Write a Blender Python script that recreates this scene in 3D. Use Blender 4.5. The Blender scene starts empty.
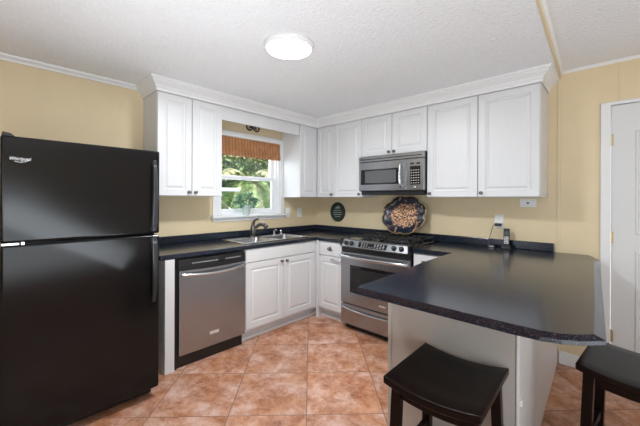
import bpy, bmesh, math, random
from mathutils import Vector, Matrix
random.seed(7)
R = math.radians
PI = math.pi
sc = bpy.context.scene
COL = sc.collection

# ------------------------------------------------------------------ camera
cam_d = bpy.data.cameras.new('camera')
cam = bpy.data.objects.new('camera', cam_d)
COL.objects.link(cam)
cam.location = (3.057, -3.174, 1.302)
cam.rotation_euler = (Matrix.Rotation(R(43.249), 3, 'Z') @ Matrix.Rotation(R(90), 3, 'X') @ Matrix.Rotation(0.0039, 3, 'Z')).to_euler()
cam_d.sensor_width = 36
cam_d.lens = 318.6 / 640 * 36
cam_d.shift_y = -(213 - 199.3) / 640
cam_d.clip_start = 0.02
sc.camera = cam

# ------------------------------------------------------------------ light
w = bpy.data.worlds.new('world')
sc.world = w
w.use_nodes = True
wn = w.node_tree
bg = wn.nodes['Background']
sky = wn.nodes.new('ShaderNodeTexSky')
sky.sky_type = 'HOSEK_WILKIE'
sky.turbidity = 4
sky.sun_direction = (0.5, 0.3, 0.8)
wn.links.new(sky.outputs[0], bg.inputs[0])
bg.inputs[1].default_value = 2.2

def lamp(name, kind, loc, energy, size=None, size_y=None, aim=None, color=(1, 1, 1)):
    d = bpy.data.lights.new(name, kind)
    d.energy = energy
    d.color = color
    if kind == 'AREA':
        d.shape = 'RECTANGLE' if size_y else 'DISK'
        d.size = size
        if size_y: d.size_y = size_y
    o = bpy.data.objects.new(name, d)
    COL.objects.link(o)
    o.location = loc
    if aim: o.rotation_euler = (Vector(aim) - Vector(loc)).to_track_quat('-Z', 'Y').to_euler()
    return o

sun = lamp('sun', 'SUN', (0, 0, 8), 15.0, aim=None)
sun.data.angle = R(2)
sun.rotation_euler = Vector((-0.55, -0.35, -1.0)).to_track_quat('-Z', 'Y').to_euler()
lamp('kitchen_light', 'AREA', (1.528, -1.841, 2.225), 33, 0.26, aim=(1.528, -1.841, 0), color=(0.93, 0.97, 1))
lamp('ceiling_fill', 'AREA', (4.8, -3.2, 0.95), 82, 2.2, 2.6, aim=(4.2, -2.9, 2.4), color=(0.84, 0.93, 1))  # added fill aimed upward to even out the ceiling, no fixture stands here
lamp('kitchen_ceiling_fill', 'AREA', (1.75, -2.75, 1.05), 15, 1.0, 1.0, aim=(1.5, -2.1, 2.4), color=(0.84, 0.93, 1))  # second added fill, lifts the kitchen ceiling from below
lamp('rear_fill', 'AREA', (4.2, -5.85, 1.45), 10, 2.6, 1.5, aim=(2.2, -0.5, 2.1), color=(0.85, 0.94, 1))  # unseen fill added behind the camera to brighten the back run
lamp('side_fill', 'AREA', (6.3, -4.7, 1.35), 15, 1.8, 1.3, aim=(1.0, -1.6, 1.1), color=(0.85, 0.94, 1))  # added fill for the left run, the solid right wall has no window
lamp('kitchen_window_daylight', 'AREA', (-0.30, -1.07, 1.65), 14, 0.8, 0.8, aim=(1.5, -1.3, 0.9), color=(0.86, 0.94, 1))

sc.view_settings.view_transform = 'Standard'
sc.view_settings.look = 'None'
sc.view_settings.exposure = -0.05
sc.view_settings.gamma = 1
sc.view_settings.use_curve_mapping = False

# ------------------------------------------------------------------ materials
def new_mat(name):
    m = bpy.data.materials.new(name)
    m.use_nodes = True
    nt = m.node_tree
    return m, nt, nt.nodes['Principled BSDF']

def N(nt, t, **kw):
    n = nt.nodes.new(t)
    for k, v in kw.items(): setattr(n, k, v)
    return n

def ramp(nt, fac, stops, interp='LINEAR'):
    r = N(nt, 'ShaderNodeValToRGB')
    r.color_ramp.interpolation = interp
    el = r.color_ramp.elements
    while len(el) < len(stops): el.new(0.5)
    for e, (p, c) in zip(el, stops):
        e.position = p
        e.color = (*c, 1) if len(c) == 3 else c
    nt.links.new(fac, r.inputs[0])
    return r.outputs[0]

def mat(name, col, rough=0.5, metal=0.0, spec=0.5, var=0.04, vscale=6, bump=0.0, bscale=60, coat=0.0, stretch=None, em=None):
    m, nt, b = new_mat(name)
    tc = N(nt, 'ShaderNodeTexCoord')
    src = tc.outputs['Object']
    if stretch:
        mp = N(nt, 'ShaderNodeMapping')
        mp.inputs['Scale'].default_value = stretch
        nt.links.new(src, mp.inputs[0]); src = mp.outputs[0]
    no = N(nt, 'ShaderNodeTexNoise')
    no.inputs['Scale'].default_value = vscale
    no.inputs['Detail'].default_value = 4
    nt.links.new(src, no.inputs['Vector'])
    c0 = tuple(max(0, c * (1 - var)) for c in col)
    c1 = tuple(min(1, c * (1 + var)) for c in col)
    nt.links.new(ramp(nt, no.outputs[0], [(0.3, c0), (0.7, c1)]), b.inputs['Base Color'])
    b.inputs['Roughness'].default_value = rough
    b.inputs['Metallic'].default_value = metal
    b.inputs['Specular IOR Level'].default_value = spec
    b.inputs['Coat Weight'].default_value = coat
    if bump:
        n2 = N(nt, 'ShaderNodeTexNoise')
        n2.inputs['Scale'].default_value = bscale
        n2.inputs['Detail'].default_value = 3
        nt.links.new(src, n2.inputs['Vector'])
        bp = N(nt, 'ShaderNodeBump')
        bp.inputs['Strength'].default_value = bump
        bp.inputs['Distance'].default_value = 0.01
        nt.links.new(n2.outputs[0], bp.inputs['Height'])
        nt.links.new(bp.outputs[0], b.inputs['Normal'])
    if em:
        b.inputs['Emission Color'].default_value = (1, 0.98, 0.95, 1)
        b.inputs['Emission Strength'].default_value = em
    return m

M_wall = mat('wall_paint', (0.73, 0.595, 0.385), 0.55, var=0.02, bump=0.08, bscale=90)
M_ceil = mat('ceiling_texture', (0.85, 0.86, 0.87), 0.9, var=0.03, vscale=70, bump=0.9, bscale=55)
M_trim = mat('trim_white', (0.80, 0.80, 0.80), 0.4, var=0.01)
M_cab = mat('cabinet_white', (0.69, 0.69, 0.695), 0.38, var=0.012, bump=0.03, bscale=20, stretch=(8, 8, 1))
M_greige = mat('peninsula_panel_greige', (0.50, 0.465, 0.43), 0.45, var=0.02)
M_door = mat('door_white', (0.70, 0.70, 0.695), 0.4, var=0.01)
M_vinyl = mat('vinyl_white', (0.82, 0.83, 0.85), 0.35, var=0.01)
M_fr = mat('black_enamel', (0.006, 0.006, 0.0065), 0.14, var=0.05, bump=0.02, bscale=240, spec=0.3)
M_blk = mat('black_plastic', (0.012, 0.012, 0.013), 0.35, var=0.05)
M_hand = mat('handle_black', (0.022, 0.023, 0.026), 0.30, var=0.05)
M_gblk = mat('gloss_black', (0.008, 0.008, 0.010), 0.08, var=0.02)
M_iron = mat('cast_iron', (0.018, 0.018, 0.019), 0.55, var=0.2, vscale=60)
M_steel = mat('brushed_steel', (0.36, 0.375, 0.395), 0.27, metal=0.92, var=0.06, vscale=10, stretch=(1, 1, 60))
M_steelh = mat('handle_steel', (0.66, 0.69, 0.72), 0.22, metal=1.0, var=0.02)
M_panel = mat('panel_steel', (0.24, 0.25, 0.265), 0.38, metal=0.85, var=0.03)
M_sink = mat('sink_steel', (0.62, 0.62, 0.63), 0.25, metal=1.0, var=0.05, vscale=30)
M_nickel = mat('dark_nickel', (0.20, 0.19, 0.18), 0.28, metal=1.0, var=0.05)
M_brass = mat('brass', (0.62, 0.52, 0.33), 0.35, metal=1.0, var=0.05)
M_stool = mat('espresso_wood', (0.0085, 0.0046, 0.0036), 0.28, spec=0.16, var=0.3, vscale=9, stretch=(1, 12, 12), bump=0.03, bscale=30)
M_plate = mat('plastic_white', (0.82, 0.82, 0.80), 0.35, var=0.01)
M_glow = mat('light_diffuser', (0.9, 0.9, 0.9), 0.5, var=0.0, em=3.2)
M_pot = mat('pot_glaze', (0.58, 0.68, 0.64), 0.35, var=0.05)
M_gold = mat('gold_paint', (0.50, 0.34, 0.14), 0.4, metal=0.5, var=0.3, vscale=30)
M_logo = mat('logo_silver', (0.75, 0.75, 0.76), 0.4, var=0.01)
M_badge = mat('badge', (0.72, 0.72, 0.72), 0.4, metal=0.6, var=0.05)
M_screen = mat('phone_screen', (0.10, 0.12, 0.13), 0.2, var=0.02)

def counter_mat():
    m, nt, b = new_mat('laminate_dark')
    tc = N(nt, 'ShaderNodeTexCoord')
    v = N(nt, 'ShaderNodeTexVoronoi'); v.inputs['Scale'].default_value = 260
    n = N(nt, 'ShaderNodeTexNoise'); n.inputs['Scale'].default_value = 150; n.inputs['Detail'].default_value = 3
    nt.links.new(tc.outputs['Object'], v.inputs['Vector']); nt.links.new(tc.outputs['Object'], n.inputs['Vector'])
    mx = N(nt, 'ShaderNodeMath', operation='MULTIPLY')
    sp = N(nt, 'ShaderNodeSeparateColor'); nt.links.new(v.outputs['Color'], sp.inputs[0])
    nt.links.new(sp.outputs[0], mx.inputs[0]); nt.links.new(n.outputs[0], mx.inputs[1])
    c = ramp(nt, mx.outputs[0], [(0.0, (0.006, 0.009, 0.016)), (0.42, (0.013, 0.018, 0.032)), (0.62, (0.075, 0.085, 0.11))])
    nt.links.new(c, b.inputs['Base Color'])
    b.inputs['Roughness'].default_value = 0.16
    b.inputs['Specular IOR Level'].default_value = 0.45
    bp = N(nt, 'ShaderNodeBump'); bp.inputs['Strength'].default_value = 0.08; bp.inputs['Distance'].default_value = 0.003
    nt.links.new(n.outputs[0], bp.inputs['Height']); nt.links.new(bp.outputs[0], b.inputs['Normal'])
    return m
M_counter = counter_mat()

def tile_mat():
    m, nt, b = new_mat('terracotta_tile')
    L = nt.links.new
    tc = N(nt, 'ShaderNodeTexCoord')
    sx = N(nt, 'ShaderNodeSeparateXYZ'); L(tc.outputs['Object'], sx.inputs[0])
    def mth(op, a, bb=None):
        n = N(nt, 'ShaderNodeMath', operation=op)
        for i, q in enumerate((a, bb)):
            if q is None: continue
            if isinstance(q, (int, float)): n.inputs[i].default_value = q
            else: L(q, n.inputs[i])
        return n.outputs[0]
    k = 0.70711
    s = mth('MULTIPLY', mth('SUBTRACT', sx.outputs[0], sx.outputs[1]), k)
    t = mth('MULTIPLY', mth('ADD', sx.outputs[0], sx.outputs[1]), k)
    P = 0.470
    su = mth('DIVIDE', mth('ADD', s, -1.540 + 20 * P), P)
    tu = mth('DIVIDE', mth('ADD', t, 0.100 + 20 * P), P)
    fs, ft = mth('FRACT', su), mth('FRACT', tu)
    es = mth('MINIMUM', fs, mth('SUBTRACT', 1.0, fs)); et = mth('MINIMUM', ft, mth('SUBTRACT', 1.0, ft))
    e = mth('MINIMUM', es, et)
    mask = N(nt, 'ShaderNodeMapRange'); mask.inputs[1].default_value = 0.004; mask.inputs[2].default_value = 0.008
    L(e, mask.inputs[0])
    cell = N(nt, 'ShaderNodeCombineXYZ'); L(mth('FLOOR', su), cell.inputs[0]); L(mth('FLOOR', tu), cell.inputs[1])
    wn_ = N(nt, 'ShaderNodeTexWhiteNoise', noise_dimensions='3D'); L(cell.outputs[0], wn_.inputs[0])
    off = N(nt, 'ShaderNodeVectorMath', operation='SCALE'); L(wn_.outputs['Color'], off.inputs[0]); off.inputs['Scale'].default_value = 9
    ad = N(nt, 'ShaderNodeVectorMath', operation='ADD'); L(tc.outputs['Object'], ad.inputs[0]); L(off.outputs[0], ad.inputs[1])
    n1 = N(nt, 'ShaderNodeTexNoise'); n1.inputs['Scale'].default_value = 7; n1.inputs['Detail'].default_value = 10; n1.inputs['Roughness'].default_value = 0.82; n1.inputs['Distortion'].default_value = 0.15
    L(ad.outputs[0], n1.inputs['Vector'])
    n2 = N(nt, 'ShaderNodeTexNoise'); n2.inputs['Scale'].default_value = 5; n2.inputs['Detail'].default_value = 6
    L(ad.outputs[0], n2.inputs['Vector'])
    c = ramp(nt, n1.outputs[0], [(0.36, (0.25, 0.10, 0.055)), (0.44, (0.44, 0.205, 0.115)), (0.50, (0.55, 0.30, 0.19)), (0.60, (0.68, 0.45, 0.35))])
    c2 = ramp(nt, n2.outputs[0], [(0.40, (0.90, 0.74, 0.60)), (0.58, (1.0, 1.0, 1.08))])
    mu = N(nt, 'ShaderNodeMix', data_type='RGBA', blend_type='MULTIPLY'); mu.inputs[0].default_value = 1
    L(c, mu.inputs[6]); L(c2, mu.inputs[7])
    hs = N(nt, 'ShaderNodeHueSaturation'); L(mu.outputs[2], hs.inputs['Color'])
    vv = N(nt, 'ShaderNodeMapRange'); vv.inputs[3].default_value = 0.9; vv.inputs[4].default_value = 1.12; L(wn_.outputs['Value'], vv.inputs[0]); L(vv.outputs[0], hs.inputs['Value'])
    mg = N(nt, 'ShaderNodeMix', data_type='RGBA'); L(mask.outputs[0], mg.inputs[0])
    mg.inputs[6].default_value = (0.24, 0.15, 0.105, 1); L(hs.outputs[0], mg.inputs[7])
    L(mg.outputs[2], b.inputs['Base Color'])
    rr = N(nt, 'ShaderNodeMapRange'); rr.inputs[3].default_value = 0.8; rr.inputs[4].default_value = 0.36; L(mask.outputs[0], rr.inputs[0]); L(rr.outputs[0], b.inputs['Roughness'])
    hh = mth('ADD', mth('MULTIPLY', mask.outputs[0], 1.0), mth('MULTIPLY', n1.outputs[0], 0.5))
    bp = N(nt, 'ShaderNodeBump'); bp.inputs['Strength'].default_value = 0.35; bp.inputs['Distance'].default_value = 0.004
    L(hh, bp.inputs['Height']); L(bp.outputs[0], b.inputs['Normal'])
    return m
M_tile = tile_mat()

def glass_mat():
    m, nt, b = new_mat('window_glass')
    b.inputs['Roughness'].default_value = 0.0
    b.inputs['Base Color'].default_value = (1, 1, 1, 1)
    n = N(nt, 'ShaderNodeTexNoise')
    tr = N(nt, 'ShaderNodeBsdfTransparent'); gl = N(nt, 'ShaderNodeBsdfGlossy'); gl.inputs['Roughness'].default_value = 0.02
    mx = N(nt, 'ShaderNodeMixShader')
    mr = N(nt, 'ShaderNodeMapRange'); mr.inputs[3].default_value = 0.05; mr.inputs[4].default_value = 0.07
    nt.links.new(n.outputs[0], mr.inputs[0]); nt.links.new(mr.outputs[0], mx.inputs[0])
    nt.links.new(tr.outputs[0], mx.inputs[1]); nt.links.new(gl.outputs[0], mx.inputs[2])
    nt.links.new(mx.outputs[0], nt.nodes['Material Output'].inputs[0])
    return m
M_glass = glass_mat()

def blind_mat():
    m, nt, b = new_mat('woven_wood')
    L = nt.links.new
    tc = N(nt, 'ShaderNodeTexCoord')
    w1 = N(nt, 'ShaderNodeTexWave', bands_direction='Z'); w1.inputs['Scale'].default_value = 28; w1.inputs['Distortion'].default_value = 1.5
    w2 = N(nt, 'ShaderNodeTexWave', bands_direction='Y'); w2.inputs['Scale'].default_value = 8; w2.inputs['Distortion'].default_value = 0.3
    no = N(nt, 'ShaderNodeTexNoise'); no.inputs['Scale'].default_value = 14; no.inputs['Detail'].default_value = 4
    for q in (w1, w2, no): L(tc.outputs['Object'], q.inputs['Vector'])
    c1 = ramp(nt, w1.outputs['Fac'], [(0.2, (0.30, 0.12, 0.045)), (0.7, (0.66, 0.33, 0.15))])
    c2 = ramp(nt, w2.outputs['Fac'], [(0.02, (0.5, 0.42, 0.4)), (0.12, (1, 1, 1))])
    c3 = ramp(nt, no.outputs[0], [(0.35, (0.75, 0.7, 0.65)), (0.65, (1, 1, 1))])
    m1 = N(nt, 'ShaderNodeMix', data_type='RGBA', blend_type='MULTIPLY'); m1.inputs[0].default_value = 1; L(c1, m1.inputs[6]); L(c2, m1.inputs[7])
    m2 = N(nt, 'ShaderNodeMix', data_type='RGBA', blend_type='MULTIPLY'); m2.inputs[0].default_value = 1; L(m1.outputs[2], m2.inputs[6]); L(c3, m2.inputs[7])
    L(m2.outputs[2], b.inputs['Base Color']); b.inputs['Roughness'].default_value = 0.7
    return m
M_blind = blind_mat()

def leaf_mat(name, stops):
    m, nt, b = new_mat(name)
    tc = N(nt, 'ShaderNodeTexCoord')
    n = N(nt, 'ShaderNodeTexNoise'); n.inputs['Scale'].default_value = 9; n.inputs['Detail'].default_value = 3
    nt.links.new(tc.outputs['Object'], n.inputs['Vector'])
    nt.links.new(ramp(nt, n.outputs[0], stops), b.inputs['Base Color'])
    b.inputs['Roughness'].default_value = 0.5
    return m
M_leaf = leaf_mat('leaf_green', [(0.3, (0.04, 0.10, 0.02)), (0.5, (0.13, 0.24, 0.06)), (0.7, (0.38, 0.48, 0.20))])
M_leafd = leaf_mat('leaf_deep', [(0.3, (0.02, 0.07, 0.03)), (0.5, (0.06, 0.16, 0.06)), (0.7, (0.20, 0.34, 0.14))])
M_leafy = leaf_mat('leaf_pale', [(0.3, (0.20, 0.22, 0.08)), (0.5, (0.42, 0.42, 0.22)), (0.7, (0.70, 0.66, 0.48))])
M_leaft = leaf_mat('leaf_teal', [(0.3, (0.06, 0.16, 0.10)), (0.5, (0.14, 0.30, 0.18)), (0.7, (0.34, 0.50, 0.34))])
M_bark = mat('bark', (0.16, 0.12, 0.085), 0.9, var=0.4, vscale=20, bump=0.6, bscale=25)
M_grass = mat('lawn', (0.13, 0.17, 0.06), 0.9, var=0.4, vscale=5, bump=0.5)
M_fence = mat('fence_wood', (0.42, 0.40, 0.36), 0.8, var=0.2, vscale=8)
M_awn = mat('awning_white', (0.62, 0.74, 0.80), 0.5, var=0.03)

def tray_mat():
    m, nt, b = new_mat('tray_paint')
    L = nt.links.new
    tc = N(nt, 'ShaderNodeTexCoord')
    vl = N(nt, 'ShaderNodeVectorMath', operation='LENGTH')
    mp = N(nt, 'ShaderNodeMapping'); mp.inputs['Scale'].default_value = (0.9, 0.9, 1.12)
    L(tc.outputs['Object'], mp.inputs[0]); L(mp.outputs[0], vl.inputs[0])
    n = N(nt, 'ShaderNodeTexNoise'); n.inputs['Scale'].default_value = 22; n.inputs['Detail'].default_value = 3
    v = N(nt, 'ShaderNodeTexVoronoi'); v.inputs['Scale'].default_value = 62
    n2 = N(nt, 'ShaderNodeTexNoise'); n2.inputs['Scale'].default_value = 55; n2.inputs['Detail'].default_value = 2
    for q in (n, v, n2): L(tc.outputs['Object'], q.inputs['Vector'])
    a = N(nt, 'ShaderNodeMath', operation='MULTIPLY_ADD'); L(n.outputs[0], a.inputs[0]); a.inputs[1].default_value = 0.10; L(vl.outputs['Value'], a.inputs[2])
    inside = ramp(nt, a.outputs[0], [(0.180, (1, 1, 1)), (0.198, (0, 0, 0))])
    petals = ramp(nt, v.outputs['Distance'], [(0.0, (0.90, 0.72, 0.52)), (0.40, (0.78, 0.46, 0.24)), (0.70, (0.06, 0.04, 0.06))])
    pc = ramp(nt, n2.outputs[0], [(0.40, (0.65, 0.5, 0.42)), (0.56, (1.05, 1.05, 1.05))])
    pm = N(nt, 'ShaderNodeMix', data_type='RGBA', blend_type='MULTIPLY'); pm.inputs[0].default_value = 1; L(petals, pm.inputs[6]); L(pc, pm.inputs[7])
    outer = ramp(nt, n.outputs[0], [(0.50, (0.008, 0.011, 0.022)), (0.60, (0.012, 0.022, 0.05)), (0.64, (0.50, 0.24, 0.12))])
    mx = N(nt, 'ShaderNodeMix', data_type='RGBA'); L(inside, mx.inputs[0]); L(outer, mx.inputs[6]); L(pm.outputs[2], mx.inputs[7])
    L(mx.outputs[2], b.inputs['Base Color']); b.inputs['Roughness'].default_value = 0.3
    return m
M_tray = tray_mat()
M_plaque = mat('plaque_green', (0.012, 0.028, 0.022), 0.35, var=0.15, vscale=20)
M_chalk = mat('plaque_white', (0.55, 0.58, 0.56), 0.6, var=0.05)

# ------------------------------------------------------------------ helpers
def link(name, me, m, parent=None, smooth=False, bevel=0, seg=2, auto=True):
    o = bpy.data.objects.new(name, me)
    COL.objects.link(o)
    if m is not None: me.materials.append(m)
    if smooth:
        for p in me.polygons: p.use_smooth = True
    if bevel:
        bv = o.modifiers.new('bevel', 'BEVEL'); bv.width = bevel; bv.segments = seg; bv.limit_method = 'ANGLE'; bv.angle_limit = R(35)
    if parent is not None: o.parent = parent
    return o

def bm_obj(name, bm, m, parent=None, **kw):
    bmesh.ops.recalc_face_normals(bm, faces=bm.faces)
    me = bpy.data.meshes.new(name)
    bm.to_mesh(me); bm.free()
    return link(name, me, m, parent, **kw)

def add_box(bm, x0, x1, y0, y1, z0, z1, mtx=None):
    vs = [bm.verts.new((x, y, z)) for z in (z0, z1) for x, y in ((x0, y0), (x1, y0), (x1, y1), (x0, y1))]
    for f in ((0, 3, 2, 1), (4, 5, 6, 7), (0, 1, 5, 4), (1, 2, 6, 5), (2, 3, 7, 6), (3, 0, 4, 7)):
        bm.faces.new([vs[i] for i in f])
    if mtx is not None:
        for v in vs: v.co = mtx @ v.co
    return vs

def box(name, x0, x1, y0, y1, z0, z1, m, parent=None, bevel=0.0, **kw):
    bm = bmesh.new(); add_box(bm, x0, x1, y0, y1, z0, z1)
    return bm_obj(name, bm, m, parent, bevel=bevel, **kw)

def add_lathe(bm, prof, c=(0, 0, 0), seg=24, axis='Z', caps=True):
    rings = []
    for r, z in prof:
        ring = []
        for i in range(seg):
            a = 2 * PI * i / seg
            p = (r * math.cos(a), r * math.sin(a), z)
            if axis == 'Y': p = (p[0], -z, p[1])
            if axis == 'X': p = (z, p[0], p[1])
            ring.append(bm.verts.new((p[0] + c[0], p[1] + c[1], p[2] + c[2])))
        rings.append(ring)
    for a, b_ in zip(rings, rings[1:]):
        for i in range(seg):
            bm.faces.new((a[i], a[(i + 1) % seg], b_[(i + 1) % seg], b_[i]))
    if caps:
        bm.faces.new(rings[0]); bm.faces.new(rings[-1])

def lathe(name, prof, c, m, parent=None, seg=24, axis='Z', **kw):
    bm = bmesh.new(); add_lathe(bm, prof, c, seg, axis)
    o = bm_obj(name, bm, m, parent, smooth=kw.pop('smooth', True), **kw)
    return o

def smooth_pts(pts, n=8):
    P = [Vector(p) for p in pts]
    out = []
    for i in range(len(P) - 1):
        p0 = P[max(i - 1, 0)]; p1 = P[i]; p2 = P[i + 1]; p3 = P[min(i + 2, len(P) - 1)]
        for k in range(n):
            t = k / n
            out.append(0.5 * ((2 * p1) + (-p0 + p2) * t + (2 * p0 - 5 * p1 + 4 * p2 - p3) * t * t + (-p0 + 3 * p1 - 3 * p2 + p3) * t ** 3))
    out.append(P[-1])
    return out

def add_tube(bm, pts, rad, seg=10):
    pts = [Vector(p) for p in pts]
    n = len(pts)
    rads = rad if isinstance(rad, (list, tuple)) else [rad] * n
    if len(rads) != n:
        rads = [rads[0] + (rads[-1] - rads[0]) * i / (n - 1) for i in range(n)]
    up = None
    rings = []
    for i, p in enumerate(pts):
        t = (pts[min(i + 1, n - 1)] - pts[max(i - 1, 0)]).normalized()
        if up is None:
            up = Vector((0, 0, 1)) if abs(t.z) < 0.9 else Vector((1, 0, 0))
        a = t.cross(up).normalized(); up = a.cross(t).normalized()
        rings.append([bm.verts.new(p + (a * math.cos(2 * PI * k / seg) + up * math.sin(2 * PI * k / seg)) * rads[i]) for k in range(seg)])
    for a, b_ in zip(rings, rings[1:]):
        for k in range(seg):
            bm.faces.new((a[k], a[(k + 1) % seg], b_[(k + 1) % seg], b_[k]))
    bm.faces.new(rings[0]); bm.faces.new(rings[-1])

def tube(name, pts, rad, m, parent=None, seg=10, sm=0):
    bm = bmesh.new(); add_tube(bm, smooth_pts(pts, sm) if sm else pts, rad, seg)
    return bm_obj(name, bm, m, parent, smooth=True)

def add_prism(bm, outline, z0, z1):
    a = [bm.verts.new((x, y, z0)) for x, y in outline]
    b_ = [bm.verts.new((x, y, z1)) for x, y in outline]
    bm.faces.new(a); bm.faces.new(b_)
    n = len(a)
    for i in range(n): bm.faces.new((a[i], a[(i + 1) % n], b_[(i + 1) % n], b_[i]))

def sweep(name, prof, path, m, parent=None):
    """prof: (outward offset, z); path: xy points, outward = right side of travel"""
    bm = bmesh.new()
    P = [Vector((x, y)) for x, y in path]
    nrm = []
    for i in range(len(P) - 1):
        d = (P[i + 1] - P[i]).normalized(); nrm.append(Vector((d.y, -d.x)))
    rings = []
    for i, p in enumerate(P):
        if i == 0: mv = nrm[0]
        elif i == len(P) - 1: mv = nrm[-1]
        else:
            s = nrm[i - 1] + nrm[i]; mv = s / (s.dot(nrm[i]))
        rings.append([bm.verts.new((p.x + mv.x * o, p.y + mv.y * o, z)) for o, z in prof])
    k = len(prof)
    for a, b_ in zip(rings, rings[1:]):
        for i in range(k): bm.faces.new((a[i], a[(i + 1) % k], b_[(i + 1) % k], b_[i]))
    bm.faces.new(rings[0]); bm.faces.new(rings[-1])
    return bm_obj(name, bm, m, parent)

def tag(o, label=None, cat=None, group=None, kind=None):
    if label: o['label'] = label
    if cat: o['category'] = cat
    if group: o['group'] = group
    if kind: o['kind'] = kind
    return o

def thing(name, label, cat, loc=(0, 0, 0), rz=0.0, group=None):
    o = bpy.data.objects.new(name, None)
    COL.objects.link(o)
    o.location = loc; o.rotation_euler = (0, 0, rz); o.empty_display_size = 0.1
    return tag(o, label, cat, group)

def struct(o, label, cat='structure'):
    o['kind'] = 'structure'; o['label'] = label; o['category'] = cat
    return o

# ------------------------------------------------------------------ room shell
CZ = 2.278    # kitchen ceiling
RZ = 2.326   # right room ceiling
def step_x(y): return 2.702 + (-y) * 0.04
XR, YF = 6.5, -6.0
WY0, WY1, WZ0, WZ1 = -1.48, -0.655, 1.125, 1.975   # window opening
bm = bmesh.new()
add_box(bm, -0.12, 0, YF, WY0, 0, 2.45)
add_box(bm, -0.12, 0, WY1, 0.1, 0, 2.45)
add_box(bm, -0.12, 0, WY0, WY1, 0, WZ0)
add_box(bm, -0.12, 0, WY0, WY1, WZ1, 2.45)
struct(bm_obj('wall_left', bm, M_wall), 'khaki painted wall with the kitchen window', 'wall')
DX0, DX1, DZ = 3.008, 3.80, 2.0
bm = bmesh.new()
add_box(bm, 0, DX0 - 0.02, 0, 0.12, 0, 2.45)
add_box(bm, DX1 + 0.02, XR, 0, 0.12, 0, 2.45)
add_box(bm, DX0 - 0.02, DX1 + 0.02, 0, 0.12, DZ + 0.02, 2.45)
struct(bm_obj('wall_back', bm, M_wall), 'khaki painted wall behind the range and the peninsula', 'wall')
box_o = box('wall_right', XR, XR + 0.12, YF, 0.12, 0, 2.45, M_wall); struct(box_o, 'khaki painted wall beyond the dining side', 'wall')
bm = bmesh.new()
add_box(bm, -0.12, 2.9, YF - 0.12, YF, 0, 2.45)
add_box(bm, 5.5, XR + 0.12, YF - 0.12, YF, 0, 2.45)
add_box(bm, 2.9, 5.5, YF - 0.12, YF, 0, 0.7)
add_box(bm, 2.9, 5.5, YF - 0.12, YF, 2.15, 2.45)
struct(bm_obj('wall_front', bm, M_wall), 'khaki painted wall behind the camera with a wide window opening', 'wall')
struct(box('floor', -0.12, XR, YF, 0.12, -0.05, 0, M_tile), 'mottled terracotta tiles laid diagonally', 'floor')
bm = bmesh.new()
xe = step_x(YF)
vs = [(-0.12, YF), (xe, YF), (step_x(0), 0.0), (step_x(0), 0.12), (-0.12, 0.12)]
add_prism(bm, vs, CZ, 2.45)
struct(bm_obj('ceiling', bm, M_ceil), 'white textured kitchen ceiling', 'ceiling')
bm = bmesh.new()
add_prism(bm, [(xe, YF), (XR + 0.12, YF), (XR + 0.12, 0.12), (step_x(0), 0.12), (step_x(0), 0)], RZ, 2.45)
struct(bm_obj('ceiling', bm, M_ceil), 'white textured ceiling of the dining side', 'ceiling')
bm = bmesh.new()
add_prism(bm, [(xe, YF), (xe + 0.012, YF), (step_x(0) + 0.012, 0), (step_x(0), 0)], CZ - 0.002, RZ)
struct(bm_obj('trim_1', bm, M_wall), 'khaki strip along the ceiling step', 'trim')
crown = [(0, -0.019), (0.004, -0.019), (0.008, -0.012), (0.014, -0.005), (0.016, 0)]
def crown_at(z): return [(o, z + d) for o, d in crown] + [(0, z)]
struct(sweep('trim_2', crown_at(RZ), [(xe + 0.012, YF), (step_x(0) + 0.012, 0.0), (XR, 0.0)], M_trim), 'thin white crown around the dining ceiling', 'trim')
wc = [(0, CZ - 0.038), (0.010, CZ - 0.038), (0.014, CZ - 0.028), (0.034, CZ - 0.010), (0.038, CZ), (0, CZ)]
struct(sweep('trim_3', wc, [(0, YF), (0, -2.20)], M_trim), 'thin white crown above the refrigerator', 'trim')
# battens on the back wall
struct(box('trim_4', 2.690, 2.712, -0.005, 0, 0.953, CZ, M_wall, bevel=0.003), 'khaki wall batten beside the countertop end', 'trim')
struct(box('trim_5', 3.048, 3.062, -0.003, 0, 2.02, RZ - 0.019, M_wall, bevel=0.002), 'khaki wall seam strip above the door', 'trim')
# skirting
struct(box('baseboard_back', 2.705, DX0 - 0.057, -0.014, 0, 0, 0.10, M_trim, bevel=0.004), 'white skirting right of the peninsula', 'baseboard')
struct(box('baseboard_back', DX1 + 0.07, XR, -0.014, 0, 0, 0.10, M_trim, bevel=0.004), 'white skirting beyond the door', 'baseboard')
# door
bm = bmesh.new()
add_box(bm, DX0 - 0.056, DX0, -0.016, 0, 0, DZ + 0.022)
add_box(bm, DX1, DX1 + 0.065, -0.016, 0, 0, DZ + 0.022)
add_box(bm, DX0 - 0.056, DX1 + 0.065, -0.0165, 0, DZ, DZ + 0.045 - 0.022)
add_box(bm, DX0 - 0.02, DX0, 0, 0.12, 0, DZ)
add_box(bm, DX1, DX1 + 0.02, 0, 0.12, 0, DZ)
add_box(bm, DX0 - 0.02, DX1 + 0.02, 0, 0.12, DZ, DZ + 0.02)
struct(bm_obj('trim_6', bm, M_trim, bevel=0.004), 'white casing around the white door', 'trim')

def rect_rings(bm, x0, x1, z0, z1, rings, back=None, backface=True):
    """rings: (inset, y)"""
    prev = None
    for ins, y in rings:
        r = [bm.verts.new(p) for p in ((x0 + ins, y, z0 + ins), (x1 - ins, y, z0 + ins), (x1 - ins, y, z1 - ins), (x0 + ins, y, z1 - ins))]
        if prev:
            for i in range(4): bm.faces.new((prev[i], prev[(i + 1) % 4], r[(i + 1) % 4], r[i]))
        elif backface: bm.faces.new(r)
        prev = r
    bm.faces.new(prev)

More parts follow.
